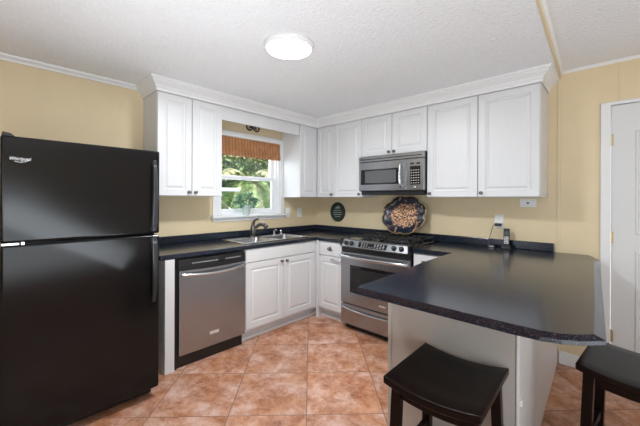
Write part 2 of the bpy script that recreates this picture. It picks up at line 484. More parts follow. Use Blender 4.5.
dr = bpy.data.objects.new('door_1', None); COL.objects.link(dr); dr.location = (DX0, 0.0, 0); struct(dr, 'white panelled door with brass hinges', 'door')
W_ = DX1 - DX0
bm = bmesh.new()
add_box(bm, 0.003, W_ - 0.003, 0.002, 0.036, 0.01, DZ - 0.004)
for (a, b_) in ((0.13, W_ / 2 - 0.05), (W_ / 2 + 0.05, W_ - 0.13)):
    for (c, d) in ((0.22, 0.94), (1.06, 1.80)):
        rect_rings(bm, a, b_, c, d, [(0, 0.003), (0, -0.0005), (0.004, -0.005), (0.014, -0.005), (0.020, 0.001), (0.032, 0.001), (0.050, -0.003)], backface=False)
bm_obj('door_leaf', bm, M_door, dr)
for z in (1.745, 1.032, 0.311):
    bm = bmesh.new(); add_tube(bm, [(0.0, -0.006, z - 0.045), (0.0, -0.006, z + 0.045)], 0.006, 10); add_box(bm, -0.008, 0.016, -0.004, 0.001, z - 0.042, z + 0.042)
    bm_obj('hinge', bm, M_brass, dr, smooth=False)
bm = bmesh.new(); add_lathe(bm, [(0.03, 0), (0.03, 0.008), (0.012, 0.012), (0.012, 0.03), (0.026, 0.045), (0.026, 0.06), (0.012, 0.07)], (W_ - 0.07, 0.0, 0.95), axis='Y')
bm_obj('door_knob', bm, M_brass, dr, smooth=True)

# window
wd = bpy.data.objects.new('window_1', None); COL.objects.link(wd); wd.location = (0, WY0, WZ0); struct(wd, 'white double-hung kitchen window', 'window')
WW, WH = WY1 - WY0, WZ1 - WZ0
def wbox(bm, y0, y1, z0, z1, x0, x1): add_box(bm, x0, x1, y0, y1, z0, z1)
bm = bmesh.new()
c = 0.065
wbox(bm, -c, 0, 0, WH + c - 0.005, 0.0, 0.018); wbox(bm, WW, WW + c, 0, WH + c - 0.005, 0.0, 0.018); wbox(bm, -c, WW + c, WH, WH + c - 0.005, 0.0, 0.0185)
bm_obj('casing', bm, M_trim, wd, bevel=0.004)
bm = bmesh.new()
wbox(bm, 0, 0.018, 0, WH, -0.115, 0.0); wbox(bm, WW - 0.018, WW, 0, WH, -0.115, 0.0); wbox(bm, WW - 0.040, WW - 0.018, 0.012, WH - 0.018, -0.112, -0.030); wbox(bm, 0, WW, WH - 0.018, WH, -0.115, 0.0); wbox(bm, 0, WW, 0.0, 0.012, -0.115, 0.0)
bm_obj('jamb', bm, M_vinyl, wd, bevel=0.002)
bm = bmesh.new(); wbox(bm, -c - 0.02, WW + c + 0.02, -0.022, 0.0, 0.0, 0.055); 
bm_obj('window_sill', bm, M_trim, wd, bevel=0.005)
bm = bmesh.new(); wbox(bm, -c, WW + c, -0.062, -0.022, 0.0, 0.014)
bm_obj('apron', bm, M_trim, wd, bevel=0.003)
def sash(y0, y1, z0, z1, x0, x1, sw=0.045, bw=0.045, tw=0.03):
    y1 -= 0.022
    bm = bmesh.new()
    wbox(bm, y0, y0 + sw, z0, z1, x0, x1); wbox(bm, y1 - sw, y1, z0, z1, x0, x1)
    wbox(bm, y0 + sw, y1 - sw, z0, z0 + bw, x0, x1); wbox(bm, y0 + sw, y1 - sw, z1 - tw, z1, x0, x1)
    f = bm_obj('window_frame', bm, M_vinyl, wd, bevel=0.003)
    bm = bmesh.new(); wbox(bm, y0 + sw, y1 - sw, z0 + bw, z1 - tw, (x0 + x1) / 2 - 0.002, (x0 + x1) / 2 + 0.002)
    bm_obj('pane', bm, M_glass, f)
sash(0.018, WW - 0.018, 0.012, 0.425, -0.070, -0.040, bw=0.055)
sash(0.018, WW - 0.018, 0.395, WH - 0.018, -0.108, -0.078)

# ------------------------------------------------------------------ cabinet kit
def panel_door(name, x0, x1, z0, z1, yf, parent, m=M_cab, th=0.019, stile=0.055):
    bm = bmesh.new()
    y1 = yf; y0 = yf - th
    rings = [(0, y1), (0, y0 + 0.003), (0.003, y0), (stile, y0), (stile + 0.003, y0 + 0.008), (stile + 0.012, y0 + 0.009), (stile + 0.028, y0 + 0.001), (stile + 0.034, y0 + 0.0005)]
    if min(x1 - x0, z1 - z0) < 2 * (stile + 0.05):
        rings = rings[:3]
    rect_rings(bm, x0, x1, z0, z1, rings)
    return bm_obj(name, bm, m, parent)

def knob(x, z, y, parent, r=0.014):
    return lathe('knob', [(r * 0.9, 0), (r * 0.9, 0.002), (r * 0.4, 0.004), (r * 0.4, 0.014), (r, 0.019), (r * 1.05, 0.023), (r * 0.7, 0.028), (0.002, 0.029)], (x, y, z), M_nickel, parent, seg=14, axis='Y')

def cabinet(name, label, loc, rz, w_, h_, d_, doors, cat='cabinet', toe=0.0, drawers=(), group=None, shell=None):
    t = thing(name, label, cat, loc, rz, group)
    bm = bmesh.new()
    s = 0.001
    add_box(bm, s, w_ - s, -d_, -0.004, toe, h_)
    if toe: add_box(bm, s, w_ - s, -d_ + 0.07, -0.004, 0, toe)
    bm_obj('body', bm, M_cab, t)
    for x0, x1, z0, z1, kx, kz in doors:
        d = panel_door('door', x0, x1, z0, z1, -d_ - 0.0005, t)
        if kx is not None: knob(kx, kz, -d_ - 0.0195, d)
    for x0, x1, z0, z1, kx, kz, pl in drawers:
        bm = bmesh.new()
        rect_rings(bm, x0, x1, z0, z1, [(0, -d_ - 0.0005), (0, -d_ - 0.016), (0.003, -d_ - 0.0195)])
        d = bm_obj('drawer', bm, M_cab, t)
        if kx is not None: knob(kx, kz, -d_ - 0.0195, d)
    return t

UB, UT = 1.325, 2.180
UH = UT - UB
UD = 0.31
g = 0.003
# wall cabinets, left run (rot 90: local x -> +y, front -> +x)
L0, L1 = -2.200, -1.620
cabinet('wall_cabinet', 'white two-door wall cabinet between the refrigerator and the window', (0, L0, UB), R(90), L1 - L0, UH, UD,
        [(g, 0.290 - g, g, UH - g, 0.290 - 0.030, 0.035), (0.290 + g, 0.580 - g, g, UH - g, 0.290 + 0.030, 0.035)])
t = cabinet('wall_cabinet', 'narrow white wall cabinet in the corner, right of the window', (0, -0.617, UB), R(90), 0.617 - 0.001, UH, UD,
        [(g, 0.617 - 0.333, g, UH - g, None, None)])
bm = bmesh.new()
# wall cabinets, back run
cabinet('wall_cabinet', 'white wall cabinet between the corner and the microwave', (0.3125, 0, UB), 0, 1.003 - 0.3125, UH, UD,
        [(0.334 - 0.3125, 0.603 - 0.3125 - g, g, UH - g, 0.603 - 0.3125 - 0.03, 0.035), (0.603 - 0.3125 + g, 1.003 - 0.3125 - g, g, UH - g, 1.003 - 0.3125 - 0.03, 0.035)])
cabinet('wall_cabinet', 'short white two-door cabinet above the microwave', (1.003, 0, 1.758), 0, 0.745, UT - 1.758, UD,
        [(g, 0.3725 - g, g, UT - 1.758 - g, 0.3725 - 0.03, 0.03), (0.3725 + g, 0.745 - g, g, UT - 1.758 - g, 0.3725 + 0.03, 0.03)])
cabinet('wall_cabinet', 'wide white two-door wall cabinet right of the microwave', (1.748, 0, UB), 0, 0.880, UH, UD,
        [(g, 0.4425 - g, g, UH - g, 0.03, 0.035), (0.4425 + g, 0.874, g, UH - g, 0.4425 + 0.03, 0.035)])
# valance board across the window
tag(box('valance_board', 0.300, 0.318, -1.619, -0.619, 2.052, UT, M_cab, bevel=0.002), 'plain white valance board spanning above the kitchen window', 'valance')
# crown along the cabinet tops
cp = [(0.0, 2.178), (0.010, 2.178), (0.012, 2.200), (0.018, 2.206), (0.024, 2.220), (0.044, 2.238), (0.054, 2.246), (0.056, 2.256), (0.066, 2.260), (0.070, CZ), (0.0, CZ)]
struct(sweep('trim_7', cp, [(0.0, -2.202), (0.334, -2.202), (0.334, -0.334), (2.631, -0.334), (2.631, 0.0)][::1], M_trim), 'white stepped crown on top of the wall cabinets', 'trim')
struct(box('trim_8', 0.0, 0.318, -2.198, -0.01, UT + 0.001, CZ, M_trim), 'white filler above the left wall cabinets', 'trim')
struct(box('trim_9', 0.319, 2.627, -0.318, -0.01, UT + 0.001, CZ, M_trim), 'white filler above the back wall cabinets', 'trim')

# ------------------------------------------------------------------ base cabinets
CT = 0.884    # counter top
CB = 0.846    # underside
# end panel beside the fridge
t = thing('end_panel', 'narrow white end panel between the refrigerator and the dishwasher', 'cabinet panel', (0, -2.246, 0))
box('side_panel', 0.02, 0.60, 0, 0.018, 0, CB, M_cab, t)
box('face_stile', 0.60, 0.622, 0, 0.070, 0.0, CB, M_cab, t, bevel=0.002)
# sink base
SY0, SY1 = -1.550, -0.625
t = thing('base_cabinet', 'white sink base cabinet with two doors under the window', 'cabinet', (0, SY0, 0), R(90))
bm = bmesh.new()
wS = SY1 - SY0
add_box(bm, 0, wS, -0.60, -0.585, 0.10, CB); add_box(bm, 0, 0.016, -0.585, -0.01, 0.10, CB); add_box(bm, wS - 0.016, wS, -0.585, -0.01, 0.10, CB); add_box(bm, 0.016, wS - 0.016, -0.585, -0.01, 0.10, 0.115)
add_box(bm, 0, wS + 0.07, -0.535, -0.52, 0, 0.10)
bm_obj('body', bm, M_cab, t)
bm = bmesh.new(); rect_rings(bm, 0.004, wS - 0.050, 0.728, 0.836, [(0, -0.6005), (0, -0.616), (0.003, -0.6195)]); bm_obj('false_drawer_front', bm, M_cab, t)
md = 0.4445
for x0, x1, kx in ((0.004, md - g, md - 0.032), (md + g, wS - 0.050, md + 0.032)):
    d = panel_door('door', x0, x1, 0.122, 0.720, -0.6005, t)
    knob(kx, 0.690, -0.6195, d)
box('toe_moulding', 0, wS + 0.08, -0.553, -0.5355, 0, 0.03, M_trim, t, bevel=0.004)
# corner base + back run
t = cabinet('base_cabinet', 'narrow white base cabinet in the corner, left of the range', (0.625, 0, 0), 0, 0.986 - 0.625, CB, 0.60,
        [], toe=0.10)
d = panel_door('door', 0.018, 0.353, 0.122, 0.690, -0.6005, t)
tb = tube('handle', [(0.21, -0.6195, 0.665), (0.21, -0.640, 0.665), (0.34, -0.640, 0.665), (0.34, -0.6195, 0.665)], 0.006, M_steelh, d)
bm = bmesh.new(); rect_rings(bm, 0.018, 0.353, 0.700, 0.836, [(0, -0.6005), (0, -0.616), (0.003, -0.6195)]); d = bm_obj('drawer', bm, M_cab, t)
bm = bmesh.new()
for sx in (-1, 1):
    add_tube(bm, smooth_pts([(0.185, -0.6195, 0.775), (0.185 + sx * 0.004, -0.634, 0.787), (0.185 + sx * 0.020, -0.640, 0.783), (0.185 + sx * 0.026, -0.634, 0.765), (0.185 + sx * 0.016, -0.6215, 0.755)], 4), 0.0045, 8)
add_tube(bm, [(0.185, -0.621, 0.80), (0.185, -0.638, 0.775), (0.185, -0.621, 0.75)], 0.006, 8)
bm_obj('drawer_pull', bm, M_nickel, d, smooth=True)
box('corner_post', -0.0235, 0.016, -0.6235, -0.6005, 0.0, CB, M_cab, t, bevel=0.001)
box('corner_infill', -0.0235, 0.0005, -0.6005, -0.50, 0.0, CB, M_cab, t)
box('toe_moulding', -0.07, 0.36, -0.553, -0.5305, 0, 0.03, M_trim, t, bevel=0.004)
cabinet('base_cabinet', 'white drawer base cabinet between the range and the peninsula', (1.758, 0, 0), 0, 2.134 - 1.758, CB, 0.60,
        [(0.006, 0.340, 0.122, 0.690, 0.30, 0.66)], toe=0.10, drawers=[(0.006, 0.340, 0.700, 0.836, 0.10, 0.775, 0)])

# peninsula base
PX0, PX1, PY = 2.136, 2.757, -1.650
t = thing('peninsula_base', 'white panelled peninsula base carrying the dark breakfast bar', 'cabinet', (PX0, PY, 0))
pw, pl = PX1 - PX0, -PY - 0.004
bk = 2.700 - PX0     # the side face tapers towards the wall
bm = bmesh.new(); add_prism(bm, [(0.012, 0.012), (pw - 0.012, 0.012), (bk - 0.012, pl), (0.012, pl)], 0, CB); bm_obj('body', bm, M_cab, t)
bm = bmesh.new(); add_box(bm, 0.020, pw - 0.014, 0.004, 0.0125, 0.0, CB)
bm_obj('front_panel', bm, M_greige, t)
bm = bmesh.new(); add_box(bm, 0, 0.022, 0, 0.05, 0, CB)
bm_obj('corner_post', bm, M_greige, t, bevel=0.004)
bm = bmesh.new(); add_prism(bm, [(pw - 0.012, 0), (pw, 0.002), (pw - 0.004, 0.11), (pw - 0.018, 0.11), (pw - 0.012, 0.02)], 0, CB)
bm_obj('corner_post', bm, M_cab, t, bevel=0.003)
def sxx(y): return pw + (bk - pw) * y / pl
bm = bmesh.new(); add_prism(bm, [(sxx(0.112) - 0.016, 0.112), (sxx(0.112) - 0.005, 0.112), (bk - 0.003, pl), (bk - 0.014, pl)], 0, CB)
bm_obj('side_panel', bm, M_cab, t)
wall_t = box('outlet', pw - 0.004, pw + 0.004, 0.034, 0.056, 0.43, 0.458, M_plate, t, bevel=0.002)

# ------------------------------------------------------------------ countertops
t = thing('countertop', 'dark speckled laminate countertop running under the window into the corner', 'countertop', (0, 0, 0))
SNX0, SNX1, SNY0, SNY1 = 0.080, 0.545, -1.500, -0.675
bm = bmesh.new()
# left run with a cut-out for the sink bowls (outline with holes, extruded)
xs = [0.001, SNX0 + 0.02, SNX1 - 0.02, 0.625]
ys = [-2.280, SNY0 + 0.02, SNY1 - 0.02, -0.625, -0.001]
def slab(bm, cells, z0, z1, xs, ys):
    vt = {}
    def V(i, j, z):
        k = (i, j, z)
        if k not in vt: vt[k] = bm.verts.new((xs[i], ys[j], z))
        return vt[k]
    cs = set(cells)
    for (i, j) in cs:
        bm.faces.new((V(i, j, z1), V(i + 1, j, z1), V(i + 1, j + 1, z1), V(i, j + 1, z1)))
        bm.faces.new((V(i, j, z0), V(i, j + 1, z0), V(i + 1, j + 1, z0), V(i + 1, j, z0)))
        for di, dj, a, b_ in ((-1, 0, (i, j), (i, j + 1)), (1, 0, (i + 1, j), (i + 1, j + 1)), (0, -1, (i, j), (i + 1, j)), (0, 1, (i, j + 1), (i + 1, j + 1))):
            if (i + di, j + dj) not in cs:
                bm.faces.new((V(*a, z0), V(*b_, z0), V(*b_, z1), V(*a, z1)))
xs2 = xs + [0.986]
cells = [(i, j) for i in range(3) for j in range(4) if not (i == 1 and j == 1)] + [(3, 3)]
slab(bm, cells, CB, CT, xs2, ys)
bm_obj('worktop', bm, M_counter, t, bevel=0.010, seg=3)
BS = 0.954
box('rear_strip', 0.9865, 1.7535, -0.052, -0.001, CB, CT, M_counter, t)
bm = bmesh.new()
add_prism(bm, [(0.001, -2.280), (0.021, -2.280), (0.021, -0.021), (1.7535, -0.021), (1.7535, -0.001), (0.001, -0.001)], CT, BS)
bm_obj('backsplash', bm, M_counter, t, bevel=0.006)

t = thing('countertop', 'large dark peninsula countertop with a bowed front, joined to the counter right of the range', 'countertop', (0, 0, 0))
# (bottom x, y, top x, y): the side edges slope outwards, the bowed front is upright
out = [(1.754, -0.001, 1.754, -0.001), (1.754, -0.630, 1.754, -0.630), (2.092, -0.630, 2.098, -0.630), (2.086, -0.80, 2.094, -0.80), (2.086, -1.10, 2.098, -1.10), (2.108, -1.58, 2.130, -1.58),
       (2.112, -1.90, 2.140, -1.91), (2.122, -1.934, 2.150, -1.943), (2.30, -1.937, 2.30, -1.942), (2.55, -1.939, 2.55, -1.944), (2.78, -1.939, 2.78, -1.945), (2.87, -1.934, 2.87, -1.943), (2.925, -1.915, 2.918, -1.932),
       (2.975, -1.882, 2.962, -1.903), (3.028, -1.826, 3.000, -1.862), (3.012, -1.45, 2.984, -1.45), (2.990, -0.95, 2.960, -0.95), (2.970, -0.45, 2.936, -0.45), (2.955, -0.05, 2.918, -0.09), (2.900, -0.001, 2.885, -0.001)]
bm = bmesh.new()
ra = [bm.verts.new((p[0], p[1], CB)) for p in out]; rb = [bm.verts.new((p[0], p[1], CB + 0.014)) for p in out]; rc = [bm.verts.new((p[2], p[3], CT)) for p in out]
bm.faces.new(ra); bm.faces.new(rc)
for p, q in ((ra, rb), (rb, rc)):
    for k in range(len(out)): bm.faces.new((p[k], p[(k + 1) % len(out)], q[(k + 1) % len(out)], q[k]))
bm_obj('worktop', bm, M_counter, t, bevel=0.004, seg=3)
box('backsplash', 1.754, 2.672, -0.021, -0.001, CT, BS, M_counter, t, bevel=0.005)

# ------------------------------------------------------------------ sink
t = thing('sink', 'stainless double-bowl sink set in the dark counter below the window', 'sink', (0, 0, CT))
bm = bmesh.new()
ym = -1.085
bowls = [(SNX0 + 0.075, SNX1 - 0.028, SNY0 + 0.028, ym - 0.014), (SNX0 + 0.075, SNX1 - 0.028, ym + 0.014, SNY1 - 0.028)]
xs_ = [SNX0, bowls[0][0], bowls[0][1], SNX1]
ys_ = [SNY0, bowls[0][2], bowls[0][3], bowls[1][2], bowls[1][3], SNY1]
slab(bm, [(i, j) for i in range(3) for j in range(5) if not (i == 1 and j in (1, 3))], 0.001, 0.006, xs_, ys_)
bm_obj('rim', bm, M_sink, t, bevel=0.003)
for (a, b_, c_, d_) in bowls:
    bm = bmesh.new()
    r0 = 0.03
    def rr_(ins, z, rad):
        pts = []
        for cx_, cy_, a0 in ((b_ - ins - rad, d_ - ins - rad, 0), (a + ins + rad, d_ - ins - rad, 90), (a + ins + rad, c_ + ins + rad, 180), (b_ - ins - rad, c_ + ins + rad, 270)):
            for k in range(5):
                an = R(a0 + 22.5 * k); pts.append(bm.verts.new((cx_ + rad * math.cos(an), cy_ + rad * math.sin(an), z)))
        return pts
    R0 = [rr_(-0.004, 0.0015, 0.02), rr_(0.002, -0.01, 0.03), rr_(0.012, -0.135, 0.04), rr_(0.035, -0.160, 0.045)]
    for p, q in zip(R0, R0[1:]):
        for k in range(20): bm.faces.new((p[k], p[(k + 1) % 20], q[(k + 1) % 20], q[k]))
    bm.faces.new(R0[-1])
    bo = bm_obj('bowl', bm, M_sink, t, smooth=True)
    lathe('drain', [(0.042, 0), (0.042, 0.003), (0.03, 0.004), (0.028, 0.001), (0.004, 0.001)], ((a + b_) / 2, (c_ + d_) / 2, -0.160), M_steel, bo, seg=20)
FX, FY = 0.125, -1.130
t = thing('faucet', 'dark metal single-lever faucet behind the double sink', 'faucet', (FX, FY, CT + 0.0065))
lathe('base_plate', [(0.036, 0), (0.036, 0.004), (0.028, 0.010), (0.022, 0.012)], (0, 0, 0), M_nickel, t)
lathe('body', [(0.022, 0.010), (0.023, 0.05), (0.027, 0.08), (0.026, 0.105), (0.016, 0.118), (0.004, 0.121)], (0, 0, 0), M_nickel, t)
tube('spout', [(0.0, 0.004, 0.060), (0.05, 0.008, 0.105), (0.11, 0.012, 0.138), (0.17, 0.016, 0.142), (0.215, 0.018, 0.118)], [0.015, 0.025], M_nickel, t, seg=14, sm=6)
tube('lever_handle', [(0, 0, 0.112), (0.006, 0.0, 0.150), (0.03, 0.006, 0.180), (0.080, 0.012, 0.200)], [0.019, 0.009], M_nickel, t, seg=12, sm=6)
t = thing('soap_dispenser', 'small chrome soap pump on the rear sink rim, nearer the faucet', 'soap dispenser', (0.140, -0.845, CT + 0.0065))
lathe('base', [(0.018, 0), (0.018, 0.006), (0.010, 0.010), (0.009, 0.045)], (0, 0, 0), M_steelh, t, seg=16)
tube('nozzle', [(0, 0, 0.040), (0.0, 0, 0.055), (0.045, 0, 0.056)], 0.006, M_steelh, t)
t = thing('side_sprayer', 'stubby chrome sprayer at the right end of the sink rim', 'sprayer', (0.140, -0.745, CT + 0.0065))
lathe('holder', [(0.020, 0), (0.019, 0.008), (0.013, 0.014)], (0, 0, 0), M_steelh, t, seg=16)
lathe('spray_head', [(0.010, 0.012), (0.012, 0.03), (0.014, 0.042), (0.006, 0.048)], (0, 0, 0), M_steelh, t, seg=16)

# ------------------------------------------------------------------ dishwasher
t = thing('dishwasher', 'stainless dishwasher with black controls left of the sink cabinet', 'dishwasher', (0.0, -2.165, 0), R(90))
dw = 0.600
box('body', 0.004, dw, -0.600, -0.03, 0.10, CB - 0.006, M_blk, t)
# bowed front, profile in plan
def bowed(name, x0, x1, z0, z1, yb, yf, bow, m, parent, n=14, topcurve=None, bevel=0.003):
    bm = bmesh.new()
    fr = []
    for i in range(n + 1):
        u = i / n; s = 1 - (2 * u - 1) ** 2
        fr.append((x0 + (x1 - x0) * u, yf - bow * s, s))
    def zt(s): return z1 + (topcurve or 0) * s
    T = [bm.verts.new((x, y, zt(s))) for x, y, s in fr]; B = [bm.verts.new((x, y, z0)) for x, y, s in fr]
    TB = [bm.verts.new((x, yb, zt(s))) for x, y, s in fr]; BB = [bm.verts.new((x, yb, z0)) for x, y, s in fr]
    for i in range(n):
        bm.faces.new((B[i], B[i + 1], T[i + 1], T[i])); bm.faces.new((T[i], T[i + 1], TB[i + 1], TB[i]))
        bm.faces.new((BB[i], TB[i], TB[i + 1], BB[i + 1])); bm.faces.new((B[i], BB[i], BB[i + 1], B[i + 1]))
    bm.faces.new((B[0], T[0], TB[0], BB[0])); bm.faces.new((B[n], BB[n], TB[n], T[n]))
    return bm_obj(name, bm, m, parent, bevel=bevel)
dd = bowed('door', 0.018, dw - 0.004, 0.108, 0.762, -0.601, -0.640, 0.0, M_steel, t, topcurve=-0.014)
tube('handle', [(0.028, -0.641, 0.728), (0.036, -0.660, 0.727), (0.15, -0.682, 0.714), (0.30, -0.690, 0.708), (0.45, -0.682, 0.714), (0.574, -0.660, 0.727), (0.582, -0.641, 0.728)], 0.013, M_steelh, dd, seg=12, sm=5)
box('badge', 0.262, 0.345, -0.642, -0.6395, 0.202, 0.226, M_badge, dd)
cpn = bowed('control_panel', 0.012, dw - 0.004, 0.752, 0.836, -0.601, -0.6405, 0.010, M_blk, t)
for i in range(17):
    x = 0.115 + i * 0.022 if i < 10 else 0.40 + (i - 10) * 0.022
    s_ = 1 - (2 * (x - 0.012) / (dw - 0.016) - 1) ** 2
    box('button', x, x + 0.010, -0.6415 - 0.010 * s_, -0.638, 0.800, 0.806, M_logo, cpn)
lathe('dial', [(0.022, 0), (0.022, 0.004), (0.016, 0.006), (0.002, 0.006)], (0.362, -0.648, 0.802), M_gblk, cpn, axis='Y')
box('toe_grille', 0.018, dw - 0.004, -0.59, -0.03, 0.0, 0.10, M_blk, t)
box('side_gap_trim', 0.0, 0.012, -0.606, -0.10, 0.0, CB - 0.006, M_blk, t)

# ------------------------------------------------------------------ refrigerator
FW = 0.741
t = thing('refrigerator', 'tall black top-freezer refrigerator at the left edge', 'refrigerator', (0.008, -3.112, 0), R(90))
ZS = 1.072
box('cabinet_body', 0.006, FW - 0.006, -0.775, -0.05, 0.03, 1.600, M_fr, t, bevel=0.006)
box('base_grille', 0.02, FW - 0.02, -0.765, -0.70, 0.008, 0.075, M_blk, t, bevel=0.004)
d1 = box('freezer_door', 0, FW, -0.850, -0.782, ZS + 0.005, 1.612, M_fr, t, bevel=0.012, seg=4)
d2 = box('refrigerator_door', 0, FW, -0.850, -0.782, 0.072, ZS - 0.005, M_fr, t, bevel=0.012, seg=4)
def fridge_handle(z0, z1, zb, par, flare):
    # a vertical blade handle with a foot at each end, tapering away from the door gap
    bm = bmesh.new()
    n = 12
    prev = None
    xa, xb = FW - 0.050, FW - 0.018
    for i in range(n + 1):
        u = i / n; z = z0 + (z1 - z0) * u
        s = math.sin(PI * min(1, max(0, (u * 1.0)))) ** 0.4 if 0 < u < 1 else 0
        yo = -0.851 - 0.030 * s - 0.004
        w2 = 0.5 * (0.042 - 0.014 * abs(u - flare))
        xm = FW - 0.036
        r = [bm.verts.new((xm - w2, yo + 0.014, z)), bm.verts.new((xm - w2 * 0.7, yo, z)), bm.verts.new((xm + w2 * 0.7, yo, z)), bm.verts.new((xm + w2, yo + 0.014, z))]
        if prev:
            for k in range(4): bm.faces.new((prev[k], prev[(k + 1) % 4], r[(k + 1) % 4], r[k]))
        else: bm.faces.new(r)
        prev = r
    bm.faces.new(prev)
    add_box(bm, FW - 0.046, FW - 0.026, -0.868, -0.849, z0 - 0.002, z0 + 0.035)
    add_box(bm, FW - 0.046, FW - 0.026, -0.868, -0.849, z1 - 0.035, z1 + 0.002)
    bm_obj('handle', bm, M_hand, par, bevel=0.003)
fridge_handle(ZS + 0.022, 1.545, 0, d1, 0)
fridge_handle(0.640, ZS - 0.022, 0, d2, 1)
bm = bmesh.new()
add_box(bm, 0.004, 0.055, -0.84, -0.72, 1.612, 1.632)
for v in bm.verts:
    if v.co.x > 0.03 and v.co.z > 1.62: v.co.z -= 0.006
    if v.co.z > 1.62: v.co.x = 0.008 if v.co.x < 0.03 else 0.038
bm_obj('hinge_cover', bm, M_blk, t, bevel=0.004)
bm = bmesh.new()
add_box(bm, 0.004, 0.070, -0.856, -0.79, ZS - 0.004, ZS + 0.004); add_box(bm, 0.004, 0.07, -0.857, -0.849, ZS - 0.006, ZS + 0.007); add_box(bm, 0.074, 0.090, -0.858, -0.849, ZS - 0.007, ZS + 0.010)
bm_obj('middle_hinge', bm, M_steelh, t, bevel=0.002)
def text(name, s, size, m, parent, loc, rot, extrude=0.0006, shear=0.0, sx=1.0):
    cu = bpy.data.curves.new(name, 'FONT'); cu.body = s; cu.size = size; cu.extrude = extrude; cu.shear = shear
    cu.materials.append(m)
    tmp = bpy.data.objects.new(name, cu); COL.objects.link(tmp); bpy.context.view_layer.update()
    me = bpy.data.meshes.new_from_object(tmp.evaluated_get(bpy.context.evaluated_depsgraph_get()))
    bpy.data.objects.remove(tmp); bpy.data.curves.remove(cu)
    o = bpy.data.objects.new(name, me); COL.objects.link(o); o.parent = parent; o.location = loc; o.rotation_euler = rot; o.scale = (sx, 1, 1)
    return o
text('logo_lettering', 'Whirlpool', 0.024, M_logo, d1, (0.030, -0.8512, 1.492), (R(90), 0, 0), shear=0.3, sx=0.80)
bm = bmesh.new()
add_tube(bm, smooth_pts([(0.030 + 0.02, -0.851, 1.487), (0.075, -0.851, 1.483), (0.10, -0.851, 1.492), (0.098, -0.851, 1.500)], 5), 0.0012, 6)
bm_obj('logo_swoosh', bm, M_logo, d1)

# ------------------------------------------------------------------ range
RX = 0.990; RWd = 0.760
t = thing('gas_range', 'stainless slide-in gas range with black grates below the microwave', 'stove', (RX, 0, 0))
box('body', 0.004, RWd - 0.004, -0.620, -0.055, 0.06, 0.872, M_blk, t)
box('cooktop', 0.0, RWd, -0.600, -0.055, 0.873, 0.897, M_gblk, t, bevel=0.005)
# control panel: angled fascia
bm = bmesh.new()
n = 12
prof = []
prev = None
for i in range(n + 1):
    u = i / n; x = 0.012 + (RWd - 0.024) * u; s = 1 - (2 * u - 1) ** 2
    bow = 0.020 * s
    r = [bm.verts.new(p) for p in ((x, -0.598, 0.902), (x, -0.640 - bow, 0.898), (x, -0.678 - bow, 0.836), (x, -0.664 - bow, 0.826), (x, -0.598, 0.830))]
    if prev:
        for k in range(5): bm.faces.new((prev[k], prev[(k + 1) % 5], r[(k + 1) % 5], r[k]))
    else: bm.faces.new(r)
    prev = r
bm.faces.new(prev)
cp_ = bm_obj('control_panel', bm, M_panel, t, bevel=0.003)
def cpt(x, v, off=0.0):
    """point on the slanted panel: v 0..1 bottom->top"""
    u = (x - 0.012) / (RWd - 0.024); s = 1 - (2 * u - 1) ** 2; bow = 0.020 * s
    return Vector((x, -0.678 - bow + 0.038 * v, 0.836 + 0.062 * v)) + Vector((0, -0.853, 0.522)) * off
bm = bmesh.new()
K = 8
for i in range(K):
    a, b_ = 0.230 + 0.31 * i / K, 0.230 + 0.31 * (i + 1) / K
    q = [bm.verts.new(cpt(*p)) for p in ((a, 0.15, 0.0015), (b_, 0.15, 0.0015), (b_, 0.85, 0.0015), (a, 0.85, 0.0015))]
    bm.faces.new(q)
    q2 = [bm.verts.new(cpt(*p)) for p in ((a, 0.15, -0.002), (b_, 0.15, -0.002), (b_, 0.85, -0.002), (a, 0.85, -0.002))]
    bm.faces.new(q2)
bmesh.ops.remove_doubles(bm, verts=bm.verts, dist=1e-6)
dsp = bm_obj('display', bm, M_gblk, cp_)
bm = bmesh.new()
for r_ in range(3):
    for c_ in range(9):
        x = 0.262 + c_ * 0.030
        if 3 <= c_ <= 4 and r_ > 0: continue
        q = [bm.verts.new(cpt(*p)) for p in ((x, 0.26 + r_ * 0.2, 0.0022), (x + 0.014, 0.26 + r_ * 0.2, 0.0022), (x + 0.014, 0.32 + r_ * 0.2, 0.0022), (x, 0.32 + r_ * 0.2, 0.0022))]
        bm.faces.new(q)
bm_obj('key_marks', bm, M_badge, dsp)
for kx in (0.075, 0.145, 0.615, 0.685):
    p = cpt(kx, 0.5)
    o = lathe('knob', [(0.024, 0), (0.024, 0.004), (0.019, 0.006), (0.017, 0.026), (0.013, 0.029), (0.002, 0.029)], (0, 0, 0), M_blk, cp_, seg=18)
    o.location = p; o.rotation_euler = Vector((0, -0.853, 0.522)).to_track_quat('Z', 'Y').to_euler()
for x0 in (0.0, RWd - 0.014):
    box('end_cap', x0, x0 + 0.014, -0.680, -0.600, 0.826, 0.906, M_blk, t, bevel=0.008)
box('fascia_strip', 0.004, RWd - 0.004, -0.658, -0.600, 0.778, 0.826, M_blk, t, bevel=0.003)
od = box('oven_door', 0.008, RWd - 0.008, -0.672, -0.622, 0.268, 0.776, M_steel, t, bevel=0.005)
box('oven_window', 0.125, RWd - 0.125, -0.6735, -0.670, 0.385, 0.655, M_gblk, od, bevel=0.001)
bm = bmesh.new(); rect_rings(bm, 0.160, RWd - 0.160, 0.415, 0.625, [(0, -0.6732), (0, -0.6742), (0.006, -0.6742), (0.006, -0.6736)])
bm_obj('window_frame_line', bm, M_blk, od)
tube('handle', [(0.022, -0.673, 0.740), (0.030, -0.700, 0.742), (0.14, -0.722, 0.742), (0.38, -0.736, 0.740), (0.62, -0.722, 0.742), (RWd - 0.030, -0.700, 0.742), (RWd - 0.022, -0.673, 0.740)], 0.015, M_steelh, od, seg=12, sm=5)
box('badge', 0.46, 0.53, -0.6735, -0.671, 0.318, 0.330, M_badge, od)
